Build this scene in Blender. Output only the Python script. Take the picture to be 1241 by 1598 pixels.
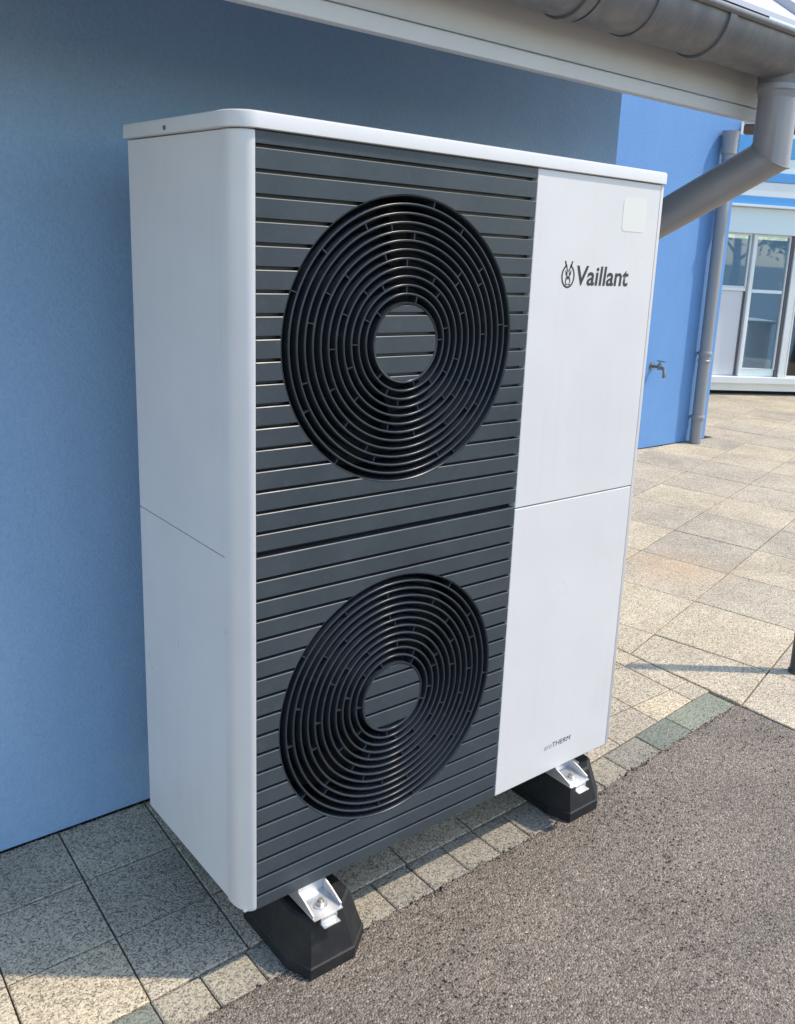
import bpy, bmesh, math, random
from math import sin, cos, pi, sqrt, atan2, radians
from mathutils import Vector, Matrix

random.seed(7)
scene = bpy.context.scene
for o in list(bpy.data.objects):
    bpy.data.objects.remove(o)
C = scene.collection
GZ = -0.16                      # level of the paving; the heat pump's underside is z = 0

# ------------------------------------------------------------------ camera
yaw, pitch, roll = radians(41.811), radians(14.033), radians(-3.202)
fwd = Vector((sin(yaw)*cos(pitch), cos(yaw)*cos(pitch), -sin(pitch)))
rt = Vector((cos(yaw), -sin(yaw), 0)); dn = fwd.cross(rt)
r2 = rt*cos(roll) + dn*sin(roll); d2 = -rt*sin(roll) + dn*cos(roll)
cam = bpy.data.objects.new('camera', bpy.data.cameras.new('camera'))
C.objects.link(cam)
M = Matrix((r2, -d2, -fwd)).transposed().to_4x4()
M.translation = Vector((-0.7165, -1.3828, 1.2897))
cam.matrix_world = M
cam.data.sensor_width = 36; cam.data.sensor_fit = 'AUTO'
cam.data.lens = 36*1424.53/1598
cam.data.shift_x = -107.96/1598; cam.data.shift_y = -59.70/1598
cam.data.clip_start = 0.02; cam.data.clip_end = 2000
scene.camera = cam

# ------------------------------------------------------------------ daylight
SUN_EL = 57.0
SUN_AZ = 129.0                  # clockwise from +Y
w = bpy.data.worlds.new('World'); scene.world = w; w.use_nodes = True
nt = w.node_tree
bg = nt.nodes['Background']
sky = nt.nodes.new('ShaderNodeTexSky'); sky.sky_type = 'NISHITA'; sky.sun_disc = False
sky.sun_elevation = radians(SUN_EL); sky.sun_rotation = radians(SUN_AZ)
sky.air_density = 1.25; sky.dust_density = 0.7; sky.ozone_density = 1.8
nt.links.new(sky.outputs[0], bg.inputs[0]); bg.inputs[1].default_value = 0.15
sl = bpy.data.lights.new('sun', 'SUN'); sl.energy = 2.0; sl.angle = radians(1.3); sl.color = (1, 0.885, 0.745)
sun = bpy.data.objects.new('sun', sl); C.objects.link(sun)
az = radians(SUN_AZ); el = radians(SUN_EL)
sdir = Vector((sin(az)*cos(el), cos(az)*cos(el), sin(el)))
sun.rotation_euler = sdir.to_track_quat('Z', 'Y').to_euler(); sun.location = (6, -6, 8)
scene.view_settings.view_transform = 'Standard'; scene.view_settings.look = 'None'
scene.view_settings.gamma = 1; scene.view_settings.use_curve_mapping = False
scene.view_settings.exposure = 1.04

# ------------------------------------------------------------------ materials
def mat(name, col, rough=0.5, metal=0.0, spec=0.5):
    m = bpy.data.materials.new(name); m.use_nodes = True
    b = m.node_tree.nodes['Principled BSDF']
    b.inputs['Base Color'].default_value = (*col, 1)
    b.inputs['Roughness'].default_value = rough
    b.inputs['Metallic'].default_value = metal
    b.inputs['Specular IOR Level'].default_value = spec
    return m
class NB:
    """small node-building helper for one material"""
    def __init__(s, m):
        s.t = m.node_tree; s.b = s.t.nodes['Principled BSDF']; s.co = None
    def n(s, typ, **kw):
        x = s.t.nodes.new(typ)
        for k, v in kw.items(): setattr(x, k, v)
        return x
    def link(s, a, b): s.t.links.new(a, b)
    def coord(s, which='Object'):
        return s.n('ShaderNodeTexCoord').outputs[which]
    def pos(s):
        return s.n('ShaderNodeNewGeometry').outputs['Position']
    def noise(s, vec, scale, detail=2, rough=0.5):
        x = s.n('ShaderNodeTexNoise'); s.link(vec, x.inputs['Vector'])
        x.inputs['Scale'].default_value = scale; x.inputs['Detail'].default_value = detail
        x.inputs['Roughness'].default_value = rough
        return x.outputs['Fac']
    def voro(s, vec, scale, out='Color', feature='F1'):
        x = s.n('ShaderNodeTexVoronoi', feature=feature); s.link(vec, x.inputs['Vector'])
        x.inputs['Scale'].default_value = scale
        return x.outputs[out]
    def ramp(s, fac, stops):
        x = s.n('ShaderNodeValToRGB'); e = x.color_ramp.elements
        while len(e) < len(stops): e.new(0.5)
        for k, (p, c) in zip(e, stops):
            k.position = p; k.color = (*c, 1) if len(c) == 3 else c
        s.link(fac, x.inputs[0]); return x.outputs[0]
    def mix(s, fac, a, b, mode='MIX'):
        x = s.n('ShaderNodeMix', data_type='RGBA', blend_type=mode)
        for sock, v in ((0, fac), (6, a), (7, b)):
            if isinstance(v, (int, float)): x.inputs[sock].default_value = v
            elif isinstance(v, tuple): x.inputs[sock].default_value = (*v, 1)
            else: s.link(v, x.inputs[sock])
        return x.outputs[2]
    def math(s, op, a, b):
        x = s.n('ShaderNodeMath', operation=op)
        for i, v in enumerate((a, b)):
            if isinstance(v, (int, float)): x.inputs[i].default_value = v
            else: s.link(v, x.inputs[i])
        return x.outputs[0]
    def sep(s, col, ch=0):
        x = s.n('ShaderNodeSeparateColor'); s.link(col, x.inputs[0]); return x.outputs[ch]
    def bump(s, h, strength, dist):
        x = s.n('ShaderNodeBump'); x.inputs['Strength'].default_value = strength
        x.inputs['Distance'].default_value = dist; s.link(h, x.inputs['Height'])
        s.link(x.outputs[0], s.b.inputs['Normal']); return x
    def color(s, c): s.link(c, s.b.inputs['Base Color'])
    def rough(s, r): s.link(r, s.b.inputs['Roughness'])

# white powder-coated sheet
WHITE = mat('white_powder_coat', (0.80, 0.80, 0.80), 0.33)
q = NB(WHITE); p = q.pos()
st = q.n('ShaderNodeMapping'); q.link(p, st.inputs[0]); st.inputs['Scale'].default_value = (34, 34, 1.3)
streak = q.ramp(q.noise(st.outputs[0], 1.0, 5, 0.65), [(0.50, (0, 0, 0)), (0.80, (1, 1, 1))])
patch = q.ramp(q.noise(p, 3.0, 5, 0.6), [(0.42, (0, 0, 0)), (0.70, (1, 1, 1))])
wear = q.math('MULTIPLY', q.sep(streak), q.sep(patch))
col = q.mix(q.ramp(q.noise(p, 6, 4), [(0.35, (0, 0, 0)), (0.75, (1, 1, 1))]), (0.675, 0.657, 0.638), (0.64, 0.622, 0.603))
col = q.mix(q.math('MULTIPLY', wear, 0.38), col, (0.50, 0.475, 0.43))
speck = q.ramp(q.noise(p, 420, 2), [(0.70, (0, 0, 0)), (0.78, (0.30, 0.30, 0.30))])
q.color(q.mix(speck, col, (0.38, 0.36, 0.33)))
q.rough(q.ramp(q.noise(p, 9, 4), [(0.3, (0.27,)*3), (0.7, (0.40,)*3)]))
q.bump(q.noise(p, 700, 1), 0.05, 0.0006)
LID = mat('white_lid_coat', (0.83, 0.83, 0.83), 0.38)
q = NB(LID); p = q.pos(); q.bump(q.noise(p, 600, 1), 0.05, 0.0006)
q.color(q.mix(q.noise(p, 14, 5), (0.67, 0.655, 0.635), (0.62, 0.605, 0.588)))
# anthracite plastic
ANTH = mat('anthracite_plastic', (0.07, 0.09, 0.11), 0.42)
q = NB(ANTH); p = q.pos()
base = q.mix(q.ramp(q.noise(p, 5, 6, 0.65), [(0.35, (0, 0, 0)), (0.75, (1, 1, 1))]), (0.036, 0.047, 0.056), (0.054, 0.066, 0.075))
dust = q.ramp(q.noise(p, 60, 6, 0.7), [(0.56, (0, 0, 0)), (0.80, (0.35, 0.35, 0.35))])
q.color(q.mix(dust, base, (0.15, 0.15, 0.145)))
q.rough(q.ramp(q.noise(p, 12, 4), [(0.3, (0.29,)*3), (0.7, (0.44,)*3)]))
q.bump(q.noise(p, 900, 1), 0.10, 0.0005)
GLOSSY = mat('dark_moulded_plastic', (0.022, 0.028, 0.035), 0.27)
q = NB(GLOSSY); p = q.pos()
q.color(q.mix(q.ramp(q.noise(p, 45, 6, 0.7), [(0.55, (0, 0, 0)), (0.82, (0.4, 0.4, 0.4))]), (0.021, 0.027, 0.034), (0.10, 0.10, 0.098)))
q.bump(q.noise(p, 800, 1), 0.06, 0.0004)
BLACKIN = mat('black_plastic', (0.012, 0.012, 0.014), 0.6)
RUBBER = mat('black_rubber', (0.014, 0.014, 0.015), 0.62)
q = NB(RUBBER); p = q.pos()
q.color(q.mix(q.ramp(q.noise(p, 25, 6, 0.7), [(0.45, (0, 0, 0)), (0.85, (1, 1, 1))]), (0.007, 0.007, 0.008), (0.028, 0.026, 0.024)))
q.bump(q.noise(p, 350, 3), 0.35, 0.001)
GALV = mat('galvanised_steel', (0.72, 0.72, 0.71), 0.36, 0.75)
q = NB(GALV); p = q.pos()
q.color(q.mix(q.noise(p, 60, 4), (0.80, 0.80, 0.79), (0.60, 0.60, 0.60)))
STEEL = mat('zinc_bolt', (0.52, 0.50, 0.44), 0.35, 0.9)
ZINC = mat('weathered_zinc', (0.34, 0.34, 0.345), 0.5, 0.35)
q = NB(ZINC); p = q.pos()
st = q.n('ShaderNodeMapping'); q.link(p, st.inputs[0]); st.inputs['Scale'].default_value = (6, 6, 1.2)
q.color(q.mix(q.ramp(q.noise(st.outputs[0], 4, 6, 0.7), [(0.3, (0, 0, 0)), (0.7, (1, 1, 1))]), (0.15, 0.15, 0.155), (0.22, 0.215, 0.22)))
q.rough(q.ramp(q.noise(p, 30, 4), [(0.3, (0.42,)*3), (0.7, (0.6,)*3)]))
q.bump(q.noise(p, 14, 3), 0.12, 0.006)
PIPEGREY = mat('grey_pipe', (0.36, 0.35, 0.37), 0.42, 0.25)
q = NB(PIPEGREY); p = q.pos()
q.color(q.mix(q.noise(p, 10, 5, 0.65), (0.25, 0.24, 0.25), (0.32, 0.31, 0.31)))
PIPELIGHT = mat('light_grey_pipe', (0.27, 0.275, 0.28), 0.4, 0.15)
# painted render
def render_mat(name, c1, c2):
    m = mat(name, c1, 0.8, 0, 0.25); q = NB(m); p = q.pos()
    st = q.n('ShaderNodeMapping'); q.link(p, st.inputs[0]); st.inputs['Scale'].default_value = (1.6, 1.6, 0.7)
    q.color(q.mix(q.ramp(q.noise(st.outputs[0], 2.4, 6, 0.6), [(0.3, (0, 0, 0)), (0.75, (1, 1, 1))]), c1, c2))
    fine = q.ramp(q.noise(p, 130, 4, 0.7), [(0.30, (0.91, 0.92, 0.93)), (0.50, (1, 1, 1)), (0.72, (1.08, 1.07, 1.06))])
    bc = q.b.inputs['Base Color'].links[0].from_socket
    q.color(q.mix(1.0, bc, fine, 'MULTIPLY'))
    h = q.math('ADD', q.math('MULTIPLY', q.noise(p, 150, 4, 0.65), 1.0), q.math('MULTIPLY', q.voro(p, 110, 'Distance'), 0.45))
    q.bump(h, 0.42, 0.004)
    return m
BLUE = render_mat('blue_painted_render', (0.26, 0.405, 0.60), (0.305, 0.45, 0.635))  # tone lightened to lift the shaded near wall
BLUE2 = render_mat('bright_blue_render', (0.13, 0.275, 0.53), (0.15, 0.30, 0.56))  # tone deepened to hold down the sunlit recessed wall
CREAM = mat('painted_soffit', (0.66, 0.65, 0.61), 0.55)
q = NB(CREAM); p = q.pos()
q.color(q.mix(q.noise(p, 7, 6, 0.65), (0.66, 0.655, 0.64), (0.56, 0.555, 0.53)))
ROOF = mat('pale_metal_roof', (0.52, 0.51, 0.54), 0.45, 0.2)
BROWN = mat('brown_stained_timber', (0.16, 0.075, 0.04), 0.5)
q = NB(BROWN); p = q.pos()
st = q.n('ShaderNodeMapping'); q.link(p, st.inputs[0]); st.inputs['Scale'].default_value = (30, 2, 30)
q.color(q.mix(q.noise(st.outputs[0], 2, 4), (0.10, 0.045, 0.025), (0.20, 0.10, 0.055)))
# exposed-aggregate concrete (slabs, setts)
def aggregate(name, c_lo, c_hi, contrast=1.0, stain=None):
    m = mat(name, c_lo, 0.85, 0, 0.25); q = NB(m); p = q.pos()
    g1 = q.sep(q.voro(p, 250)); g2 = q.sep(q.voro(p, 410), 1)
    grain = q.math('ADD', q.math('MULTIPLY', g1, 0.6), q.math('MULTIPLY', g2, 0.4))
    dark = tuple(v*(1-0.72*contrast) for v in c_lo); lite = tuple(min(0.8, v*(1+0.28*contrast)) for v in c_hi)
    col = q.ramp(grain, [(0.16, dark), (0.36, c_lo), (0.60, c_hi), (0.86, lite)])
    big = q.ramp(q.noise(p, 3.2, 5, 0.6), [(0.3, (0.78, 0.775, 0.765)), (0.7, (1.09, 1.08, 1.05))])
    col = q.mix(1.0, col, big, 'MULTIPLY')
    oi = q.n('ShaderNodeObjectInfo').outputs['Random']
    col = q.mix(1.0, col, q.ramp(oi, [(0, (0.84, 0.85, 0.86)), (0.5, (0.99, 0.99, 0.97)), (1, (1.10, 1.08, 0.99))]), 'MULTIPLY')
    if stain:
        sm = q.ramp(q.noise(p, 1.7, 5, 0.65), [(0.60, (0, 0, 0)), (0.74, (0.5, 0.5, 0.5))])
        col = q.mix(sm, col, stain)
        vs = q.n('ShaderNodeVectorMath', operation='DISTANCE'); q.link(p, vs.inputs[0]); vs.inputs[1].default_value = (2.84, 1.04, GZ)
        near = q.math('ADD', vs.outputs['Value'], q.math('MULTIPLY', q.noise(p, 9, 5, 0.7), 0.42))
        col = q.mix(q.ramp(near, [(0.22, (0.34, 0.34, 0.34)), (0.56, (0, 0, 0))]), col, (0.52, 0.30, 0.13))
    q.color(col)
    h = q.math('ADD', q.math('MULTIPLY', q.voro(p, 250, 'Distance'), -1.0), q.math('MULTIPLY', q.noise(p, 180, 3), 0.8))
    q.bump(h, 0.55, 0.003)
    return m
SLAB = aggregate('aggregate_paving', (0.375, 0.322, 0.247), (0.555, 0.482, 0.375), 0.80, (0.45, 0.36, 0.25))
SETT = aggregate('grey_sett_concrete', (0.26, 0.235, 0.20), (0.36, 0.33, 0.27), 0.7)
GSETT = aggregate('green_sett_concrete', (0.185, 0.20, 0.16), (0.255, 0.27, 0.22), 0.6)
JOINT = mat('joint_sand', (0.09, 0.08, 0.065), 0.95, 0, 0.1)
q = NB(JOINT); p = q.pos(); q.color(q.mix(q.noise(p, 300, 3), (0.05, 0.045, 0.035), (0.14, 0.12, 0.10)))
# asphalt
ASPH = mat('weathered_asphalt', (0.15, 0.13, 0.12), 0.85, 0, 0.3)
q = NB(ASPH); p = q.pos()
wob = q.n('ShaderNodeVectorMath', operation='ADD'); q.link(p, wob.inputs[0])
ns = q.n('ShaderNodeTexNoise'); q.link(p, ns.inputs['Vector']); ns.inputs['Scale'].default_value = 90
scl = q.n('ShaderNodeVectorMath', operation='SCALE'); q.link(ns.outputs['Color'], scl.inputs[0]); scl.inputs['Scale'].default_value = 0.006
q.link(scl.outputs[0], wob.inputs[1]); pv = wob.outputs[0]
s1 = q.sep(q.voro(pv, 200)); s2 = q.sep(q.voro(pv, 310), 2)
col = q.ramp(q.math('ADD', q.math('MULTIPLY', s1, 0.62), q.math('MULTIPLY', s2, 0.38)),
             [(0.08, (0.085, 0.071, 0.056)), (0.34, (0.200, 0.168, 0.134)), (0.62, (0.275, 0.232, 0.187)), (0.84, (0.34, 0.291, 0.240)), (0.97, (0.54, 0.475, 0.41))])
edge = q.ramp(q.voro(pv, 200, 'Distance', 'DISTANCE_TO_EDGE'), [(0.0, (0.74, 0.72, 0.70)), (0.12, (1, 1, 1))])
col = q.mix(1.0, col, edge, 'MULTIPLY')
col = q.mix(1.0, col, q.ramp(q.noise(p, 4, 6, 0.65), [(0.3, (0.82, 0.82, 0.82)), (0.7, (1.12, 1.11, 1.10))]), 'MULTIPLY')
q.color(col)
h = q.math('ADD', q.math('MULTIPLY', q.voro(pv, 200, 'Distance'), -1.2), q.math('MULTIPLY', q.noise(p, 120, 3), 0.6))
q.bump(h, 0.8, 0.006)
FARGROUND = aggregate('far_paving', (0.36, 0.315, 0.245), (0.52, 0.46, 0.36), 0.6)
# text, stickers, facade
INK = mat('dark_grey_print', (0.035, 0.036, 0.040), 0.5)
INKL = mat('mid_grey_print', (0.30, 0.29, 0.30), 0.5)
STICK = mat('pale_yellow_film', (0.70, 0.69, 0.625), 0.45)
FWHITE = mat('white_window_frame', (0.78, 0.79, 0.75), 0.4)
q = NB(FWHITE); p = q.pos(); q.color(q.mix(q.noise(p, 5, 5), (0.81, 0.82, 0.79), (0.72, 0.73, 0.68)))
FMINT = mat('pale_mint_fascia', (0.72, 0.81, 0.79), 0.35)
FBLUE = mat('bright_blue_stripe', (0.10, 0.34, 0.66), 0.35)
FPANEL = mat('white_infill_panel', (0.66, 0.65, 0.65), 0.45)
DARK = mat('dark_gap', (0.012, 0.012, 0.012), 0.8)
ROOM = mat('room_lining', (0.42, 0.50, 0.56), 0.8)
GASKET = mat('grey_gasket', (0.13, 0.12, 0.12), 0.6)
SLATE = mat('slate_grey_coating', (0.045, 0.055, 0.06), 0.45)
BRASS = mat('dull_tap_metal', (0.30, 0.28, 0.26), 0.35, 0.9)
GLASS = bpy.data.materials.new('window_glass'); GLASS.use_nodes = True
t = GLASS.node_tree; t.nodes.clear()
out = t.nodes.new('ShaderNodeOutputMaterial'); mx = t.nodes.new('ShaderNodeMixShader')
tr = t.nodes.new('ShaderNodeBsdfTransparent'); tr.inputs[0].default_value = (0.60, 0.72, 0.80, 1)
gl = t.nodes.new('ShaderNodeBsdfGlossy'); gl.inputs['Roughness'].default_value = 0.02
fr = t.nodes.new('ShaderNodeFresnel'); fr.inputs[0].default_value = 1.9
t.links.new(fr.outputs[0], mx.inputs[0]); t.links.new(tr.outputs[0], mx.inputs[1]); t.links.new(gl.outputs[0], mx.inputs[2])
t.links.new(mx.outputs[0], out.inputs[0])

# ------------------------------------------------------------------ builders
class MB:
    def __init__(s): s.v = []; s.f = []
    def add(s, v, f):
        n = len(s.v); s.v += [tuple(x) for x in v]; s.f += [tuple(i+n for i in k) for k in f]; return s
    def box(s, x0, x1, y0, y1, z0, z1, b=0.0):
        if b <= 0:
            return s.add([(x0,y0,z0),(x1,y0,z0),(x1,y1,z0),(x0,y1,z0),(x0,y0,z1),(x1,y0,z1),(x1,y1,z1),(x0,y1,z1)],
                         [(0,3,2,1),(4,5,6,7),(0,1,5,4),(1,2,6,5),(2,3,7,6),(3,0,4,7)])
        bm = bmesh.new(); bmesh.ops.create_cube(bm, size=1)
        for v in bm.verts:
            v.co = Vector(((x0+x1)/2 + v.co.x*(x1-x0), (y0+y1)/2 + v.co.y*(y1-y0), (z0+z1)/2 + v.co.z*(z1-z0)))
        bmesh.ops.bevel(bm, geom=bm.edges[:], offset=b, segments=2, affect='EDGES', profile=0.5)
        s.bm(bm); return s
    def bm(s, bm):
        bm.verts.index_update()
        s.add([v.co[:] for v in bm.verts], [[v.index for v in f.verts] for f in bm.faces]); bm.free()
    def loft(s, loops, closed=True, cap0=True, cap1=True):
        n = len(loops[0]); v = [p for L in loops for p in L]; f = []
        for a in range(len(loops)-1):
            for i in range(n if closed else n-1):
                j = (i+1) % n
                f.append((a*n+i, a*n+j, (a+1)*n+j, (a+1)*n+i))
        if cap0: f.append(tuple(range(n-1, -1, -1)))
        if cap1: f.append(tuple((len(loops)-1)*n+i for i in range(n)))
        return s.add(v, f)
    def tube(s, path, r, n=24, cap=True):
        """round tube along a polyline, mitred at the bends"""
        P = [Vector(p) for p in path]; loops = []
        up = None
        for i, p in enumerate(P):
            a = (P[i]-P[i-1]).normalized() if i else (P[1]-P[0]).normalized()
            b = (P[i+1]-P[i]).normalized() if i < len(P)-1 else a
            tan = (a+b).normalized()
            if up is None:
                up = Vector((0, 0, 1)) if abs(a.z) < 0.9 else Vector((1, 0, 0))
            u = (up - a*up.dot(a)).normalized(); w_ = a.cross(u)
            rr = r[i] if isinstance(r, (list, tuple)) else r
            L = []
            for k in range(n):
                d = u*cos(2*pi*k/n)*rr + w_*sin(2*pi*k/n)*rr
                d = d - a*(d.dot(tan)/max(1e-6, a.dot(tan)))
                L.append((p+d)[:])
            loops.append(L)
        return s.loft(loops, True, cap, cap)
    def lathe_y(s, prof, cx, cz, n=96, closed=True):
        """revolve (radius, y) profile about the y axis through (cx, cz)"""
        m = len(prof); v = []; f = []
        for k in range(n):
            a = 2*pi*k/n
            for (r, y) in prof: v.append((cx+r*cos(a), y, cz+r*sin(a)))
        for k in range(n):
            k2 = (k+1) % n
            for i in range(m if closed else m-1):
                j = (i+1) % m
                f.append((k*m+i, k*m+j, k2*m+j, k2*m+i))
        return s.add(v, f)
    def mesh(s, name, m, smooth=None):
        me = bpy.data.meshes.new(name); me.from_pydata(s.v, [], s.f)
        bm = bmesh.new(); bm.from_mesh(me); bmesh.ops.recalc_face_normals(bm, faces=bm.faces[:])
        bm.to_mesh(me); bm.free()
        if m: me.materials.append(m)
        if smooth is not None:
            me.polygons.foreach_set('use_smooth', [True]*len(me.polygons)); me.set_sharp_from_angle(angle=radians(smooth))
        me.update(); return me
    def obj(s, name, m, parent=None, smooth=16):
        o = bpy.data.objects.new(name, s.mesh(name, m, smooth)); C.objects.link(o)
        if parent: o.parent = parent
        return o
def thing(name, label, cat, loc=(0, 0, 0), rz=0, group=None):
    o = bpy.data.objects.new(name, None); C.objects.link(o); o.empty_display_size = 0.1
    o.location = loc; o.rotation_euler = (0, 0, rz); o['label'] = label; o['category'] = cat
    if group: o['group'] = group
    return o
def tag(o, label, cat, group=None):
    o['label'] = label; o['category'] = cat
    if group: o['group'] = group
    return o
def struct(o): o['kind'] = 'structure'; return o
def keep_world(o, root):
    o.parent = root; o.matrix_parent_inverse = Matrix.Translation(-Vector(root.location)) if not any(root.rotation_euler) else root.matrix_basis.inverted()
    return o
def clip(poly, nx, ny, c):
    """keep the part of a 2-D polygon where nx*x + ny*y >= c"""
    out = []
    for i in range(len(poly)):
        a = poly[i]; b = poly[(i+1) % len(poly)]
        da = nx*a[0]+ny*a[1]-c; db = nx*b[0]+ny*b[1]-c
        if da >= 0: out.append(a)
        if (da >= 0) != (db >= 0):
            k = da/(da-db); out.append((a[0]+(b[0]-a[0])*k, a[1]+(b[1]-a[1])*k))
    return out
def area(poly):
    return 0.5*sum(poly[i-1][0]*poly[i][1]-poly[i][0]*poly[i-1][1] for i in range(len(poly)))
def inset(poly, d):
    n = len(poly)
    if area(poly) < 0: poly = poly[::-1]
    res = poly
    for i in range(n):
        a = poly[i]; b = poly[(i+1) % n]; L = math.hypot(b[0]-a[0], b[1]-a[1])
        if L < 1e-6: continue
        nx, ny = -(b[1]-a[1])/L, (b[0]-a[0])/L
        res = clip(res, nx, ny, nx*a[0]+ny*a[1]+d)
        if len(res) < 3: return []
    return res
def paver(name, poly, m, parent, ch=0.003, gap=0.002, dz=0.0):
    P = inset(poly, gap)
    if len(P) < 3 or abs(area(P)) < 0.0006: return None
    Q = inset(P, ch)
    if len(Q) != len(P): Q = P
    cx = sum(p[0] for p in P)/len(P); cy = sum(p[1] for p in P)/len(P)
    # align the start of the two loops
    k = min(range(len(Q)), key=lambda i: math.hypot(Q[i][0]-P[0][0], Q[i][1]-P[0][1])); Q = Q[k:]+Q[:k]
    z = GZ+dz; tx, ty = random.uniform(-.004, .004), random.uniform(-.004, .004)
    b = MB(); hh = lambda p: tx*(p[0]-cx)+ty*(p[1]-cy)
    b.loft([[(p[0]-cx, p[1]-cy, -0.03) for p in P], [(p[0]-cx, p[1]-cy, hh(p)-ch*0.8) for p in P], [(p[0]-cx, p[1]-cy, hh(p)) for p in Q]], True, False, True)
    o = b.obj(name, m, parent, None); o.location = (cx, cy, z); return o

# ------------------------------------------------------------------ ground
WALL_Y = 0.704
gb = MB()
gb.add([(-300, -300, GZ-0.022), (300, -300, GZ-0.022), (300, 300, GZ-0.022), (-300, 300, GZ-0.022)], [(0, 1, 2, 3)])
ground = struct(gb.obj('ground', JOINT, None, None))
def kerb_front(x):
    pts = [(-3, -.034), (-.189, -.024), (.883, -.0116), (1.2506, .0333), (1.860, .0772)]
    for (a, b) in zip(pts, pts[1:]):
        if x <= b[0]: return a[1]+(b[1]-a[1])*(x-a[0])/(b[0]-a[0])
    return pts[-1][1]
def kerb_back(x):
    pts = [(-3, .058), (-.189, .070), (.3214, .0925), (.883, .1027), (1.2506, .1334), (1.860, .1926)]
    for (a, b) in zip(pts, pts[1:]):
        if x <= b[0]: return a[1]+(b[1]-a[1])*(x-a[0])/(b[0]-a[0])
    return pts[-1][1]
# asphalt: a slightly ragged edge against the setts, fine waviness of the surface near the camera
ab = MB()
N = 420
top = [(-6+ (1.859+6)*i/N) for i in range(N+1)]
edge_y = [kerb_front(x)-0.001+random.gauss(0, .0032)+.003*sin(x*23)+.002*sin(x*61+1) for x in top]
rows = [0, .02, .05, .10, .2, .4, .8, 1.6, 3.2, 7.0, 20.0]
v = []; f = []
for r, d in enumerate(rows):
    for i, x in enumerate(top):
        yy = edge_y[i]-d if r else edge_y[i]
        rise = 0.0 if r == 0 else (0.0035*sin(x*9+d*7)*min(1, d*6) if d < 3 else 0)
        xx = x + (0.012*min(d, 4)*3.0 if i == N else 0) + (random.uniform(-.003, .003) if i == N else 0)
        v.append((xx, yy, GZ+0.001+rise*0.5 + (random.uniform(-.004, 0) if r == 0 else 0)))
n1 = N+1
for r in range(len(rows)-1):
    for i in range(N): f.append((r*n1+i, (r+1)*n1+i, (r+1)*n1+i+1, r*n1+i+1))
ab.add(v, f)
asphalt = struct(ab.obj('asphalt', ASPH, None, 60))
# loose chippings lying on the asphalt and along its edge
cb = MB()
def chip(x, y, r):
    a = random.uniform(0, 6.28); pts = []
    for k in range(5): 
        q_ = a+k*2*pi/5+random.uniform(-.3, .3); rr = r*random.uniform(.7, 1.15); pts.append((x+rr*cos(q_), y+rr*sin(q_)))
    h_ = r*random.uniform(.5, 1.0)
    cb.loft([[(p[0], p[1], GZ-0.002) for p in pts], [(p[0]*.75+x*.25, p[1]*.75+y*.25, GZ+0.0012+h_) for p in pts]], True, False, True)
for i in range(4300):
    if i < 350:
        x = random.uniform(-.6, 1.8); y = kerb_front(x)+random.gauss(-.006, .006)
    elif i < 2600:
        x = random.uniform(-.6, 1.8); y = kerb_front(x)-abs(random.gauss(0, .35))-.005
    else:
        x = random.uniform(-.4, 1.2); y = kerb_front(x)-random.uniform(0, .7)
    if x > 1.845: continue
    chip(x, y, random.choice((.0016, .002, .0025, .003, .0036)))
for i in range(420):
    x = random.uniform(-.5, 1.83); chip(x, kerb_front(x)+abs(random.gauss(0, .022)), random.choice((.0009, .0012, .0016)))
for i in range(260):
    x = random.uniform(-.6, .1); chip(x, WALL_Y-.004-abs(random.gauss(0, .012)), random.choice((.0009, .0012, .0017, .002)))
co = cb.obj('asphalt_chippings', ASPH, None, None); co['kind'] = 'stuff'; co['label'] = 'loose stone chippings bedded in the grey brown asphalt'; co['category'] = 'gravel'

# kerb of small setts
kerb = bpy.data.objects.new('kerb', None); C.objects.link(kerb); struct(kerb)
joints = [-0.6792, -0.5741, -0.4689, -0.3647, -0.2606, -0.158, -0.0559, 0.0462, 0.1555, 0.2632, 0.3725, 0.4792, 0.5879, 0.6931, 0.8008, 0.9055, 1.0097, 1.1261, 1.2455, 1.416, 1.5886, 1.8592]
joints = [-.6792-.105*k for k in range(14, 0, -1)] + joints
for a, b in zip(joints, joints[1:]):
    m = GSETT if a > 1.41 or -.27 < a < -.2 else SETT
    paver('sett', [(a, kerb_front(a)), (b, kerb_front(b)), (b, kerb_back(b)), (a, kerb_back(a))], m, kerb, 0.0028, 0.0016, random.uniform(-.001, .0006))
# pavement of square slabs
pave = bpy.data.objects.new('pavement', None); C.objects.link(pave); struct(pave)
def skew(x, y): return (x + 0.045*(y-0.3), y)
xs = [.0667+.2129*k for k in range(-10, 10)]
ys = [None, .277, .4887, WALL_Y-.0025]
for i in range(len(xs)-1):
    for j in range(3):
        P = []
        for (x, y) in ((xs[i], ys[j]), (xs[i+1], ys[j]), (xs[i+1], ys[j+1]), (xs[i], ys[j+1])):
            if y is None: y = kerb_back(x)+.001
            P.append(skew(x, y))
        P = clip(P, -1, 0, -1.8735)
        if len(P) >= 3: paver('paving_slab', P, SLAB, pave, 0.0022, 0.0018, random.uniform(-.0006, .0006))
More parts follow.
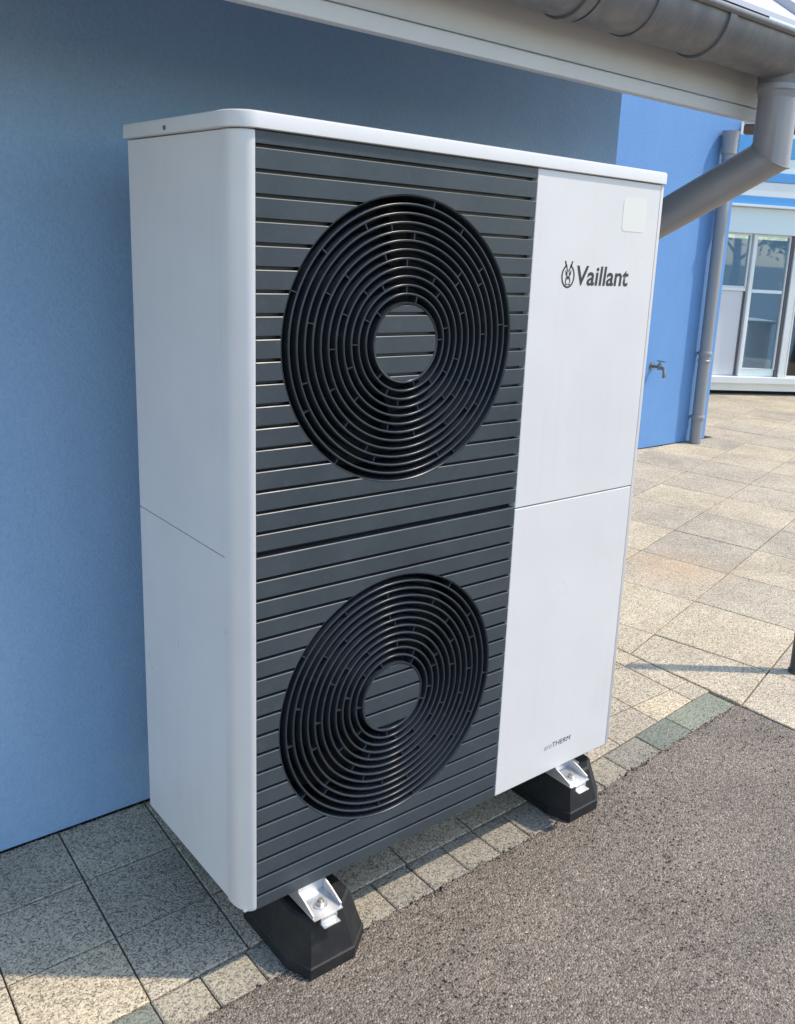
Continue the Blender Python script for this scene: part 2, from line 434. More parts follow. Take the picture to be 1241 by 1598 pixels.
# turned grid right of the heat pump
ua = radians(15.4); va = radians(101.0)
U = (cos(ua)*.4585, sin(ua)*.4585); V = (cos(va)*.4615, sin(va)*.4615)
O = (2.098, .603)
cells = []
for i in range(-2, 16):
    for j in range(-5, 9):
        P = [(O[0]+U[0]*(i+a)+V[0]*(j+b), O[1]+U[1]*(i+a)+V[1]*(j+b)) for a, b in ((0, 0), (1, 0), (1, 1), (0, 1))]
        P = clip(P, 1, 0, 1.8765)                      # asphalt and kerb end here
        if len(P) < 3: continue
        cx = sum(p[0] for p in P)/len(P); cy = sum(p[1] for p in P)/len(P)
        if cx < 5.75: P = clip(P, 0, -1, -(2.878-.003))
        else:
            P = clip(P, 0, -1, -6.0)
        P = clip(P, -.493, -.87, -.493*8.0-.87*4.43) if len(P) >= 3 else P
        if len(P) >= 3: cells.append((cx*.647+cy*.723, P))
cells.sort(key=lambda c: c[0])
for d, P in cells[:235]:
    paver('paving_slab', P, SLAB, pave, 0.003, 0.0026, random.uniform(-.0014, .0014))
# strip between the near wall's corner and the turned grid
for k in range(11):
    y0 = WALL_Y+.002+k*.1975
    paver('paving_slab', [(1.741, y0), (1.8735, y0), (1.8735, y0+.1975), (1.741, y0+.1975)], SLAB, pave, .003, .0022, 0)
fb = MB(); zz = GZ-0.006
fb.add([(9.2, -60, zz), (80, -60, zz), (80, 60, zz), (9.2, 60, zz)], [(0, 1, 2, 3)])
fb.add([(-60, .066, zz), (-2.062, .066, zz), (-2.062, .70, zz), (-60, .70, zz)], [(0, 1, 2, 3)])
fb.add([(-60, -60, zz), (-6.01, -60, zz), (-6.01, .065, zz), (-60, .065, zz)], [(0, 1, 2, 3)])
fb.add([(-60, .701, zz), (-1.06, .701, zz), (-1.06, 9, zz), (-60, 9, zz)], [(0, 1, 2, 3)])
fb.add([(-60, 9, zz), (9.2, 9, zz), (9.2, 60, zz), (-60, 60, zz)], [(0, 1, 2, 3)])
struct(fb.obj('far_pavement', FARGROUND, None, None))

# ------------------------------------------------------------------ blue building with the eave
house = thing('blue_building', 'blue rendered building with white boxed eave behind the heat pump', 'building', (1.735, WALL_Y, GZ))
def hp(b, name, m, smooth=16): return keep_world(b.obj(name, m, None, smooth), house)
BX, WX, RY, RX = -1.05, 1.735, 2.878, 5.718
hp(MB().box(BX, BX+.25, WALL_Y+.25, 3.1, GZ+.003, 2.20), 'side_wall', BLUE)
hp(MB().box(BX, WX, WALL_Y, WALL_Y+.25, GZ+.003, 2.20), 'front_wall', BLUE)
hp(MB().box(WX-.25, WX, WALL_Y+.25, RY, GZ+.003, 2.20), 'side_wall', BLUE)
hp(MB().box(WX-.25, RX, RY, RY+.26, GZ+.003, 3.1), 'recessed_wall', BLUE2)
hp(MB().box(WX-.28, RX+.04, RY-.03, RY+.29, 3.1, 3.16, .006), 'wall_coping', FWHITE)
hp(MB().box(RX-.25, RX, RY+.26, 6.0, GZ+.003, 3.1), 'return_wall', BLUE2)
# open eave: deep fascia with a lower moulding, sloping boarded underside, seamed sheet-metal roof
XE, XR, RS = 1.612, 2.04, .655                       # fascia end, roof end extended to shade the near wall, roof slope (dz/dy)
fb_ = MB(); fb_.box(BX-.12, XE, .112, .130, 1.692, 1.93, .002)
hp(fb_, 'fascia_board', CREAM)
fb_ = MB(); fb_.box(BX-.12, XE, .106, .134, 1.6575, 1.6895, .0035)
hp(fb_, 'fascia_moulding', CREAM)
ub = MB()
ub.add([(BX-.12, .131, 1.72), (XE, .131, 1.72), (XE, WALL_Y-.002, 1.72+.57*RS), (BX-.12, WALL_Y-.002, 1.72+.57*RS),
        (BX-.12, .131, 1.735), (XE, .131, 1.735), (XE, WALL_Y-.002, 1.735+.57*RS), (BX-.12, WALL_Y-.002, 1.735+.57*RS)],
       [(0, 3, 2, 1), (4, 5, 6, 7), (0, 1, 5, 4), (1, 2, 6, 5), (2, 3, 7, 6), (3, 0, 4, 7)])
hp(ub, 'eave_boarding', CREAM)
def roof_pt(x, y, off): return (x, y, 1.868+(y+.02)*RS+off)
rf = MB(); YR = 3.2
rf.add([roof_pt(x, y, o_) for o_ in (0, .012) for (x, y) in ((BX-.12, -.02), (XR, -.02), (XR, YR), (BX-.12, YR))],
       [(0, 3, 2, 1), (4, 5, 6, 7), (0, 1, 5, 4), (1, 2, 6, 5), (2, 3, 7, 6), (3, 0, 4, 7)])
roof = hp(rf, 'roof', ROOF)
vb = MB(); vb.add([roof_pt(x, y, o_) for o_ in (-.06, .020) for (x, y) in ((XR+.001, -.022), (XR+.012, -.022), (XR+.012, YR), (XR+.001, YR))],
       [(0, 3, 2, 1), (4, 5, 6, 7), (0, 1, 5, 4), (1, 2, 6, 5), (2, 3, 7, 6), (3, 0, 4, 7)])
hp(vb, 'verge_trim', ZINC)
for k in range(6):
    x0 = XR-.42-k*.52
    sm = MB(); sm.add([roof_pt(x, y, o_) for o_ in (.0125, .038) for (x, y) in ((x0-.008, -.018), (x0+.008, -.018), (x0+.008, YR), (x0-.008, YR))],
       [(0, 3, 2, 1), (4, 5, 6, 7), (0, 1, 5, 4), (1, 2, 6, 5), (2, 3, 7, 6), (3, 0, 4, 7)])
    sm = sm.obj('roof_seam', ROOF, None); sm.parent = roof

# half-round gutter
GX0, GX1, GY, GC, GR = -1.20, 2.06, .015, 1.830, .085
gut = thing('rain_gutter', 'grey zinc half round gutter along the white eave', 'gutter', (GX1, GY, GC))
g = MB(); nseg = 28; loops = []
def gutter_loop(x):
    L = []
    for k in range(nseg+1):
        a = pi+pi*k/nseg; L.append((x, GY+GR*cos(a), GC+GR*sin(a)))
    for k in range(nseg, -1, -1):
        a = pi+pi*k/nseg; L.append((x, GY+(GR-.002)*cos(a), GC+(GR-.002)*sin(a)))
    return L
g.loft([gutter_loop(x) for x in (GX0, -.2, .5, 1.2, GX1)])
g.tube([(GX0, GY-GR-.004, GC+.002), (GX1, GY-GR-.004, GC+.002)], .0085, 14)
keep_world(g.obj('trough', ZINC, None, 40), gut)
def strap(x, w_, dr, name):
    b = MB(); L0 = []
    for xx in (x-w_/2, x+w_/2):
        L = []
        for k in range(nseg+1):
            a = pi+pi*k/nseg; L.append((xx, GY+(GR+dr)*cos(a), GC+(GR+dr)*sin(a)))
        for k in range(nseg, -1, -1):
            a = pi+pi*k/nseg; L.append((xx, GY+(GR+.0005)*cos(a), GC+(GR+.0005)*sin(a)))
        L0.append(L)
    b.loft(L0)
    keep_world(b.obj(name, ZINC, None, 30), gut)
for x in (-.42, .30, .735, 1.18, 1.66, 2.0):
    strap(x, .026, .0055, 'gutter_bracket')
for x in (.765, .925):
    strap(x, .012, .0035, 'gutter_seam')
ec = MB(); ec.loft([[(GX1+.0005+dx, GY+GR*1.02*cos(pi+pi*k/20), GC+GR*1.02*sin(pi+pi*k/20)) for k in range(21)] for dx in (0, .003)])
keep_world(ec.obj('end_cap', ZINC, None, 30), gut)
# funnel outlet below the trough
ot = MB(); ot.tube([(1.553, .02, GC-.060), (1.553, .02, 1.742), (1.553, .02, 1.722)], [.062, .0555, .0555], 32)
keep_world(ot.obj('outlet', ZINC, None, 40), gut)
# downpipe from the gutter: short drop, sharp elbow, slanting run back to the wall
dp = thing('slanted_downpipe', 'short thick grey downpipe with sharp elbow slanting behind the heat pump', 'downpipe', (1.553, .02, 1.5))
d = MB(); d.tube([(1.553, .02, 1.735), (1.553, .02, 1.562), (1.553, .56, 1.296), (1.553, .64, 1.05), (1.553, .64, GZ+.02)], .0505, 36)
keep_world(d.obj('pipe', PIPEGREY, None, 35), dp)
c = MB(); c.tube([(1.553, .02, 1.705), (1.553, .02, 1.718), (1.553, .02, 1.722), (1.553, .02, 1.735)], [.0515, .0535, .0575, .0575], 36)
keep_world(c.obj('socket_collar', PIPEGREY, None, 35), dp)
# elbow seam: a thin ring on the mitre plane
el_ = MB(); bend = Vector((1.553, .02, 1.562)); a1 = Vector((0, 0, -1)); a2 = Vector((0, .54, -.266)).normalized(); tn = (a1+a2).normalized()
ring = []
for k in range(36):
    dd = Vector((cos(2*pi*k/36), sin(2*pi*k/36), 0))*.0525; dd = dd - a1*(dd.dot(tn)/a1.dot(tn)); ring.append(dd)
el_.loft([[(bend+r_-tn*.002)[:] for r_ in ring], [(bend+r_+tn*.002)[:] for r_ in ring]])
keep_world(el_.obj('elbow_seam', PIPEGREY, None, 30), dp)

# second downpipe, standing at the recessed wall
PX, PY = 5.480, 2.803
fp = thing('straight_downpipe', 'tall straight grey downpipe standing at the bright blue wall corner', 'downpipe', (PX, PY, GZ))
keep_world(MB().tube([(PX, PY, GZ+.003), (PX, PY, 2.22)], .047, 28).obj('pipe', PIPELIGHT, None, 40), fp)
for zc in (.034, .545):
    c = MB(); c.tube([(PX, PY, zc), (PX, PY, zc+.008), (PX, PY, zc+.03), (PX, PY, zc+.038)], [.049, .054, .054, .049], 28)
    if zc > .3: c.tube([(PX, PY, zc-.05), (PX, PY, zc-.046), (PX, PY, zc-.034), (PX, PY, zc-.03)], [.049, .053, .053, .049], 28)
    c.box(PX-.008, PX+.008, PY+.045, 2.877, zc+.01, zc+.026)
    keep_world(c.obj('pipe_clip', PIPELIGHT, None, 40), fp)
keep_world(MB().tube([(PX, PY, 2.05), (PX, PY, 2.06), (PX, PY, 2.15), (PX, PY, 2.22)], [.048, .058, .058, .066], 28).obj('hopper', PIPELIGHT, None, 40), fp)
# brown timber beam above it
tbm = thing('timber_beam', 'brown timber beam reaching out from the wall beside the straight downpipe', 'beam', (5.74, 2.86, 2.23), radians(20.5))
MB().box(-.045, .045, -.44, 0, 0, .066, .006).obj('beam', BROWN, tbm)
MB().box(-.055, .055, -.45, 0, .068, .098, .004).obj('beam_sunlit_top', CREAM, tbm)  # cream strip paints the sunlit top of the beam

# garden tap
tap = thing('garden_tap', 'small metal garden tap on the bright blue wall', 'tap', (4.911, 2.878, .480))
TX, TZ = 4.911, .480
b = MB(); b.tube([(TX, 2.877, TZ), (TX, 2.871, TZ)], .028, 20); b.tube([(TX, 2.873, TZ), (TX, 2.788, TZ), (TX, 2.763, TZ-.008), (TX, 2.753, TZ-.05)], .0125, 16)
b.tube([(TX, 2.753, TZ-.045), (TX, 2.752, TZ-.075)], .0155, 16); b.tube([(TX, 2.803, TZ-.02), (TX, 2.803, TZ+.03)], .016, 16)
keep_world(b.obj('spout', BRASS, None, 40), tap)
b = MB(); b.box(TX-.009, TX+.009, 2.753, 2.828, TZ+.042, TZ+.050, .002); b.tube([(TX, 2.803, TZ+.028), (TX, 2.803, TZ+.046)], .006, 10)
keep_world(b.obj('handle', BRASS, None, 30), tap)

# bollard at the right
bo = thing('slate_bollard', 'slim dark slate bollard post on the paving beside the asphalt corner', 'bollard', (2.272, .088, GZ))
MB().tube([(0, 0, .002), (0, 0, .93), (0, 0, .95)], [.025, .025, .019], 28).obj('post', SLATE, bo, 40)
MB().tube([(0, 0, .002), (0, 0, .010)], [.030, .029], 28).obj('base_ring', SLATE, bo, 40)

# ------------------------------------------------------------------ glazed building across the yard
gbld = thing('glazed_building', 'white framed glazed building with blue striped fascia across the yard', 'building', (7.963, 4.342, GZ), radians(-29.5))
def gp(b, name, m, smooth=16): return b.obj(name, m, gbld, smooth)
Z = .133                                   # local z of world z=0
gp(MB().box(-1.6, 5, .10, .14, .002, Z-.085), 'shadow_gap', DARK)  # near-black board paints the shade beneath the plinth
gp(MB().box(-1.6, 5, -.01, .35, Z-.085, Z+.0, .004), 'plinth', FWHITE)
gp(MB().box(-1.6, 5, -.06, .30, Z+.002, Z+.075, .006), 'sill', FWHITE)
gp(MB().box(-1.6, .245, .03, .07, Z+.078, Z+.995, .004), 'infill_panel', FPANEL)
gp(MB().box(.245, .275, .035, .06, Z+.078, Z+.995, .002), 'gasket', GASKET)
gp(MB().box(-1.6, .262, .012, .07, Z+.998, Z+1.035, .004), 'transom', FWHITE)
def window(x0, x1, z0, z1):
    fw = .017
    f_ = MB(); f_.box(x0, x0+fw, .01, .07, z0, z1, .004); f_.box(x1-fw, x1, .01, .07, z0, z1, .004)
    f_.box(x0+fw, x1-fw, .012, .068, z0, z0+fw*.7, .003); f_.box(x0+fw, x1-fw, .012, .068, z1-fw, z1, .003)
    w_ = gp(f_, 'window', FWHITE)
    MB().box(x0+fw-.002, x1-fw+.002, .036, .042, z0+fw*.7-.002, z1-fw+.002).obj('pane', GLASS, w_, None)
window(-.62, -.14, Z+1.037, Z+1.60)
window(-.135, .262, Z+1.037, Z+1.60)
gp(MB().box(.281, .314, -.01, .08, Z+.077, Z+1.60, .005), 'mullion', FWHITE)
gp(MB().box(.32, .73, .02, .07, Z+.077, Z+.150, .004), 'kick_board', FMINT)
window(.32, .73, Z+.152, Z+1.60)
gp(MB().box(.345, .705, .018, .062, Z+.985, Z+1.02, .003), 'glazing_bar', FMINT)
gp(MB().box(.732, .765, .0, .06, Z+.077, Z+1.60, .003), 'gasket', GASKET)
gp(MB().box(.767, .845, -.02, .08, Z+.077, Z+1.60, .005), 'mullion', FWHITE)
gp(MB().box(.848, .865, .02, .06, Z+.077, Z+1.60), 'gasket', GASKET)
for k in range(5):
    x0 = .87+k*.62
    window(x0, x0+.56, Z+.077, Z+1.60)
    gp(MB().box(x0+.563, x0+.617, -.02, .08, Z+.077, Z+1.60, .005), 'mullion', FWHITE)
gp(MB().box(-1.6, 5, -.03, .25, Z+1.603, Z+1.868, .006), 'header', FMINT)
gp(MB().box(-1.6, 5, -.10, .25, Z+1.870, Z+1.895, .004), 'fascia_lip', FWHITE)
zc = 1.897
for hgt, mm, yy in ((.085, FBLUE, -.05), (.15, FWHITE, -.04), (.095, FBLUE, -.05), (.15, FMINT, -.04), (.20, FBLUE, -.05), (.20, FWHITE, -.04), (.2, FBLUE, -.05), (.5, FWHITE, -.04)):
    gp(MB().box(-1.6, 5, yy, .25, Z+zc, Z+zc+hgt-.002, .003), 'fascia_stripe', mm); zc += hgt
# the room behind the glass
gp(MB().box(-1.6, 5, 2.2, 2.25, .01, Z+1.6), 'room_wall', ROOM)
gp(MB().box(-1.6, 5, .36, 2.2, .003, .02), 'room_floor', ROOM)
gp(MB().box(-1.65, -1.602, -.02, 2.25, .003, Z+3.4), 'end_wall', FWHITE)
tb2 = thing('white_counter', 'white counter standing behind the window of the glazed building', 'counter', gbld.matrix_basis @ Vector((.55, .9, .02)), radians(-29.5))
MB().box(-.5, .5, -.25, .25, .72, .76, .006).obj('counter_top', FPANEL, tb2)
for sx in (-.44, .44):
    MB().box(sx-.03, sx+.03, -.22, .22, 0, .718, .004).obj('leg', FPANEL, tb2)
bx2 = thing('pale_crate', 'small pale crate on the white counter behind the glass', 'crate', gbld.matrix_basis @ Vector((.12, .85, .78)), radians(-20))
b = MB(); b.box(-.14, .14, -.1, .1, 0, .012); 
for s_ in (-1, 1): b.box(s_*.134-.006, s_*.134+.006, -.1, .1, .0125, .2); b.box(-.127, .127, s_*.094-.006, s_*.094+.006, .0125, .19)
b.obj('crate_body', FPANEL, bx2)

# ------------------------------------------------------------------ heat pump
W, D, ZT = 1.094, .450, 1.4505
XA, XB = .0318, .669
SEAM = .7263
hpump = thing('heat_pump', 'tall white outdoor heat pump with two round dark fan grilles on its front', 'heat pump', (W/2, D/2, 0))
def pp(b, name, m, smooth=16): return keep_world(b.obj(name, m, None, smooth), hpump)
# inner carcass (dark, keeps light out of the joints)
pp(MB().box(.012, W-.012, .16, D-.012, .004, ZT-.002), 'carcass', BLACKIN)
pp(MB().box(.008, W-.008, .006, D-.008, .0015, .0035), 'base_pan', GALV)
# left rounded corner post
def corner_loop(z, k=0.0):
    L = [(0.0+k, .0590), (0.0+k, .046)]
    for i in range(1, 13):
        a = pi+ (pi/2)*i/12
        L.append((.0305+(.0305-k)*cos(a), .046+(.046-k)*sin(a)))
    L += [(XA-.0008, .0+k), (XA-.0008, .020), (.02, .0590)]
    return [(x, y, z) for x, y in L]
cp = MB(); cp.loft([corner_loop(-.002, .004), corner_loop(.0015, .0012), corner_loop(.005), corner_loop(ZT-.003), corner_loop(ZT-.001, .002)])
pp(cp, 'corner_post', WHITE, 40)
# right corner post
def corner_loop_r(z, k=0.0):
    L = [(W-k, .040), (W-k, .014)]
    for i in range(1, 9):
        a = -(pi/2)*i/8
        L.append((W-.010+(.010-k)*cos(a), .012+(.012-k)*sin(a)))
    L += [(W-.0165, k), (W-.0165, .02), (W-.014, .04)]
    return [(x, y, z) for x, y in L]
cp = MB(); cp.loft([corner_loop_r(.001, .002), corner_loop_r(.004), corner_loop_r(ZT-.003), corner_loop_r(ZT-.001, .002)])
pp(cp, 'corner_post', WHITE, 40)
pp(MB().box(.0055, .011, .0500, .0700, .004, ZT-.004), 'joint_strip', BLACKIN)
# side panels, two per side
SS = .7186
for x0, x1 in ((.0030, .012), (W-.012, W-.0030)):
    y0 = .0618 if x0 < .5 else .0420
    pp(MB().box(x0, x1, y0, D, .002, SS-.0009, .0012), 'side_panel', WHITE)
    pp(MB().box(x0, x1, y0, D, SS+.0009, ZT-.001, .0012), 'side_panel', WHITE)
pp(MB().box(.013, W-.013, D-.0115, D-.001, .002, ZT-.001, .0012), 'back_panel', WHITE)
# white front panels at the right
pp(MB().box(XB+.0012, W-.0172, .0, .022, .0015, SEAM-.0012, .0018), 'front_panel', WHITE)
pp(MB().box(XB+.0012, W-.0172, .0, .022, SEAM+.0012, ZT-.001, .0018), 'front_panel', WHITE)
# lid with a rounded corner at the front left
def lid_loop(z, k=0.0):
    e = .0065-k; L = []
    for (cx, cy, rx, ry, a0) in ((.034, .050, .034+e, .050+e, pi), (W-.012, .014, .012+e*.6, .014+e, 1.5*pi), (W-.006, D-.006, .006+e*.6, .006+e, 0), (.006, D-.006, .006+e, .006+e, .5*pi)):
        for i in range(9):
            a = a0+(pi/2)*i/8; L.append((cx+rx*cos(a), cy+ry*sin(a), z))
    return L
ld = MB(); ld.loft([lid_loop(ZT+.0008, .002), lid_loop(ZT+.002), lid_loop(ZT+.022), lid_loop(ZT+.0255, .0012), lid_loop(ZT+.0275, .005)])
lid = pp(ld, 'lid', LID, 35)
sc = MB(); sc.tube([(-.0066, .256, ZT+.0105), (-.0085, .256, ZT+.0105)], .0042, 14); so = sc.obj('screw', GASKET, lid, 30); so.matrix_parent_inverse = lid.matrix_parent_inverse.inverted() @ Matrix.Identity(4) if False else Matrix.Identity(4)

# fan grilles
RF, RH, FX = .2701, .0757, .3491
def hw(R, dz):
    return sqrt(max(0.0, R*R-dz*dz))
def slat_polys(z0, z1, fz):
    """outlines (as functions of the top level) of a board z0..z1 left over around the round opening"""
    R = RF+.001
    lo, hi = fz-R, fz+R
    if z1 <= lo or z0 >= hi:
        return [lambda zt: [(XA, z0), (XB, z0), (XB, zt), (XA, zt)]]
    n = 14
    def arc(side, za, zb):
        return [(FX+side*hw(R, za+(zb-za)*i/n-fz), za+(zb-za)*i/n) for i in range(n+1)]
    if z0 < hi < z1:                       # top of the circle inside the board
        def fn(zt):
            h0 = z0-fz; a0 = math.asin(h0/R)
            return [(XA, z0)]+[(FX+R*cos(pi-a0-(pi-2*a0)*i/28), fz+R*sin(pi-a0-(pi-2*a0)*i/28)) for i in range(29)]+[(XB, z0), (XB, zt), (XA, zt)]
        return [fn]
    if z0 < lo < z1:                       # bottom of the circle inside the board
        def fn(zt):
            h0 = zt-fz; a0 = math.asin(h0/R)
            return [(XA, z0), (XB, z0), (XB, zt)]+[(FX+R*cos(a0+(-pi-2*a0)*i/28), fz+R*sin(a0+(-pi-2*a0)*i/28)) for i in range(29)]+[(XA, zt)]
        return [fn]
    def left(zt): return [(XA, z0)]+arc(-1, z0, zt)+[(XA, zt)]
    def right(zt): return [(XB, zt)]+arc(1, zt, z0)+[(XB, z0)]
    return [left, right]
def board(fn, z1, name, parent, yf=0.0, th=.015, ch=.0011):
    b = MB()
    b.loft([[(x, yf, z) for x, z in fn(z1-ch)], [(x, yf+ch*.85, z) for x, z in fn(z1)], [(x, yf+th, z) for x, z in fn(z1)]], True, True, True)
    o = b.obj(name, ANTH, parent, None); return o
def grille(z0, z1, fz, grooves, rot):
    # backing plate with a round hole, and its collar
    b = MB(); n = 96; ring_ = []; out_ = []
    angs = [2*pi*k/n for k in range(n)]
    for a in angs:
        ca, sa = cos(a), sin(a)
        ts = []
        if ca > 1e-9: ts.append((XB-FX)/ca)
        if ca < -1e-9: ts.append((XA-FX)/ca)
        if sa > 1e-9: ts.append((z1-fz)/sa)
        if sa < -1e-9: ts.append((z0-fz)/sa)
        t_ = min(ts); out_.append((FX+ca*t_, fz+sa*t_)); ring_.append((FX+ca*RF, fz+sa*RF))
    v = [(x, .0165, z) for x, z in ring_]+[(x, .0165, z) for x, z in out_]+[(x, .060, z) for x, z in ring_]
    f = [(k, (k+1) % n, n+(k+1) % n, n+k) for k in range(n)]+[(k, (k+1) % n, 2*n+(k+1) % n, 2*n+k) for k in range(n)]
    cs = [(XA, z0), (XB, z0), (XB, z1), (XA, z1)]
    b.add(v, f)
    for (x, z) in cs:                     # fill the four corners of the plate
        k = min(range(n), key=lambda i: math.hypot(out_[i][0]-x, out_[i][1]-z))
        for kk in ((k-1) % n, k):
            b.add([(out_[kk][0], .0165, out_[kk][1]), (out_[(kk+1) % n][0], .0165, out_[(kk+1) % n][1]), (x, .0165, z)], [(0, 1, 2)])
    # the plate's returned edges
    b.box(XA, XA+.002, .0170, .03, z0, z1); b.box(XB-.002, XB, .0170, .03, z0, z1)
    b.box(XA+.0025, XB-.0025, .0170, .05, z0, z0+.002); b.box(XA+.0025, XB-.0025, .0170, .05, z1-.002, z1)
    panel = pp(b, 'grille_panel', ANTH, 30)
    inv = Matrix.Identity(4)
    g_ = .0066                            # open joint between boards
    edges = [z1]+grooves+[z0]
    for a, c_ in zip(edges, edges[1:]):
        top_, bot = a-(0 if a == z1 else g_/2), c_+(0 if c_ == z0 else g_/2)
        for fn in slat_polys(bot, top_, fz):
            board(fn, top_, 'slat', panel)
    # collar round the opening, tapering inwards
    prof = [(RF+.0006, .0004), (RF-.0010, .0006), (RF-.0022, .0020), (RF-.0058, .024), (RF-.0062, .046), (RF+.0006, .046)]
    MB().lathe_y(prof, FX, fz, 128).obj('opening_collar', GLOSSY, panel, 30)
    # concentric rings
    pitch = (RF-RH)/12
    for k in range(1, 12):
        R = RF-.0016 if k == 0 else RF-k*pitch
        t_ = .0023; yf = .0014
        prof = [(R-t_*.35, yf), (R+t_*.35, yf), (R+t_*.8, yf+.0006), (R+t_, yf+.0016), (R+t_*.7, .040), (R-t_*.7, .040), (R-t_, yf+.0016), (R-t_*.8, yf+.0006)]
        MB().lathe_y(prof, FX, fz, 120).obj('ring', GLOSSY, panel, 50)
    # short bridges between the rings
    b = MB(); rnd = random.Random(rot)
    for k in range(12):
        ri, ro = RF-(k+1)*pitch+.001, RF-k*pitch-.001
        cnt = 5
        for j in range(cnt):
            a = 2*pi*j/cnt+k*2.399*.37+rot+rnd.uniform(-.2, .2)
            ca, sa = cos(a), sin(a); h_ = .0011
            quad = [(ri, -h_), (ro, -h_), (ro, h_), (ri, h_)]
            P = [(FX+r_*ca-t_*sa, fz+r_*sa+t_*ca) for r_, t_ in quad]
            b.loft([[(x, .0026, z) for x, z in P], [(x, .026, z) for x, z in P]])
    rb = b.obj('ring_bridge', GLOSSY, panel, None); rb['kind'] = 'stuff'
    # hub disc: rim and boards
    prof = [(RH-.0024, .0006), (RH+.0008, .0006), (RH+.0014, .0016), (RH+.0010, .034), (RH-.0034, .034), (RH-.0034, .0016)]
    MB().lathe_y(prof, FX, fz, 96).obj('hub_rim', GLOSSY, panel, 50)
    b = MB(); b.loft([[(FX+(RH-.003)*cos(2*pi*k/64), y_, fz+(RH-.003)*sin(2*pi*k/64)) for k in range(64)] for y_ in (.0140, .018)])
    b.obj('hub_plate', ANTH, panel, 30)
    R = RH-.0036
    e2 = [e for e in grooves if fz-R < e < fz+R]
    e2 = [fz+R]+e2+[fz-R]
    for a, c_ in zip(e2, e2[1:]):
        top_ = a-(g_/2 if a < fz+R-1e-6 else .0008); bot = c_+(g_/2 if c_ > fz-R+1e-6 else .0008)
        if top_-bot < .006: continue
        def fn(zt, bot=bot):
            n_ = 10; zs = [bot+(zt-bot)*i/n_ for i in range(n_+1)]
            return [(FX+hw(R, z-fz), z) for z in zs]+[(FX-hw(R, z-fz), z) for z in reversed(zs)]
        board(fn, top_, 'hub_slat', panel, .0014, .012, .0011)
    # the fan behind
    b = MB(); b.lathe_y([(.001, .085), (.06, .085), (.07, .095), (.07, .13), (.001, .13)], FX, fz, 48)
    for j in range(4):
        a0 = rot*2+j*pi/2; loops = []
        for i in range(8):
            r_ = .065+(.255-.065)*i/7; L = []
            sw = .28*i/7
            for (u_, y_) in ((-.55, .088), (.0, .104), (.55, .124), (.55, .127), (.0, .107), (-.55, .091)):
                a = a0+sw+u_; L.append((FX+r_*cos(a), y_, fz+r_*sin(a)))
            loops.append(L)
        b.loft(loops)
    b.obj('fan', BLACKIN, panel, 40)
    b = MB(); b.lathe_y([(RF-.0005, .0605), (RF-.0005, .155), (.001, .155)], FX, fz, 64, closed=False)
    b.obj('fan_shroud', BLACKIN, panel, 40)
    for ch in panel.children: ch.matrix_parent_inverse = Matrix.Identity(4)
    return panel
up_g = [1.4265-.03825*k for k in range(18)]
lo_g = [.6880-.03868*k for k in range(18)]
grille(.7425, ZT-.001, 1.1033, up_g, .3)
grille(.0015, .7305, .3642, lo_g, 1.1)
# dark joint between the two grilles
pp(MB().box(XA, XB, .022, .05, .7312, .7418), 'joint_strip', BLACKIN)
# fix: children built in world coordinates hang below parts whose own matrix is the offset to the root
# lettering
def text_mesh(s, m, name, x0, x1, z0, z1, offset=0.0, shear=0.0, spacing=1.0):
    cu = bpy.data.curves.new(name, 'FONT'); cu.body = s; cu.size = 1; cu.offset = offset; cu.shear = shear
    cu.space_character = spacing; cu.extrude = 0
    to = bpy.data.objects.new(name, cu); C.objects.link(to)
    bpy.context.view_layer.update()
    dg = bpy.context.evaluated_depsgraph_get()
    me = bpy.data.meshes.new_from_object(to.evaluated_get(dg))
    bpy.data.objects.remove(to)
    xs_ = [v.co.x for v in me.vertices]; ys_ = [v.co.y for v in me.vertices]
    ax, bx, ay, by = min(xs_), max(xs_), min(ys_), max(ys_)
    for v in me.vertices:
        v.co = ((v.co.x-ax)/(bx-ax)*(x1-x0)+x0, -.0004, (v.co.y-ay)/(by-ay)*(z1-z0)+z0)
    me.materials.clear(); me.materials.append(m); me.name = name
    o = bpy.data.objects.new(name, me); C.objects.link(o); keep_world(o, hpump); return o
text_mesh('Vaillant', INK, 'brand_lettering', .8095, .9875, 1.2170, 1.2600, .019, .10, 1.0)
text_mesh('aro', INKL, 'model_lettering', .8330, .8605, .0665, .0765, .0, .12)
text_mesh('THERM', INK, 'model_lettering', .8625, .9302, .0665, .0800, .0, .12)
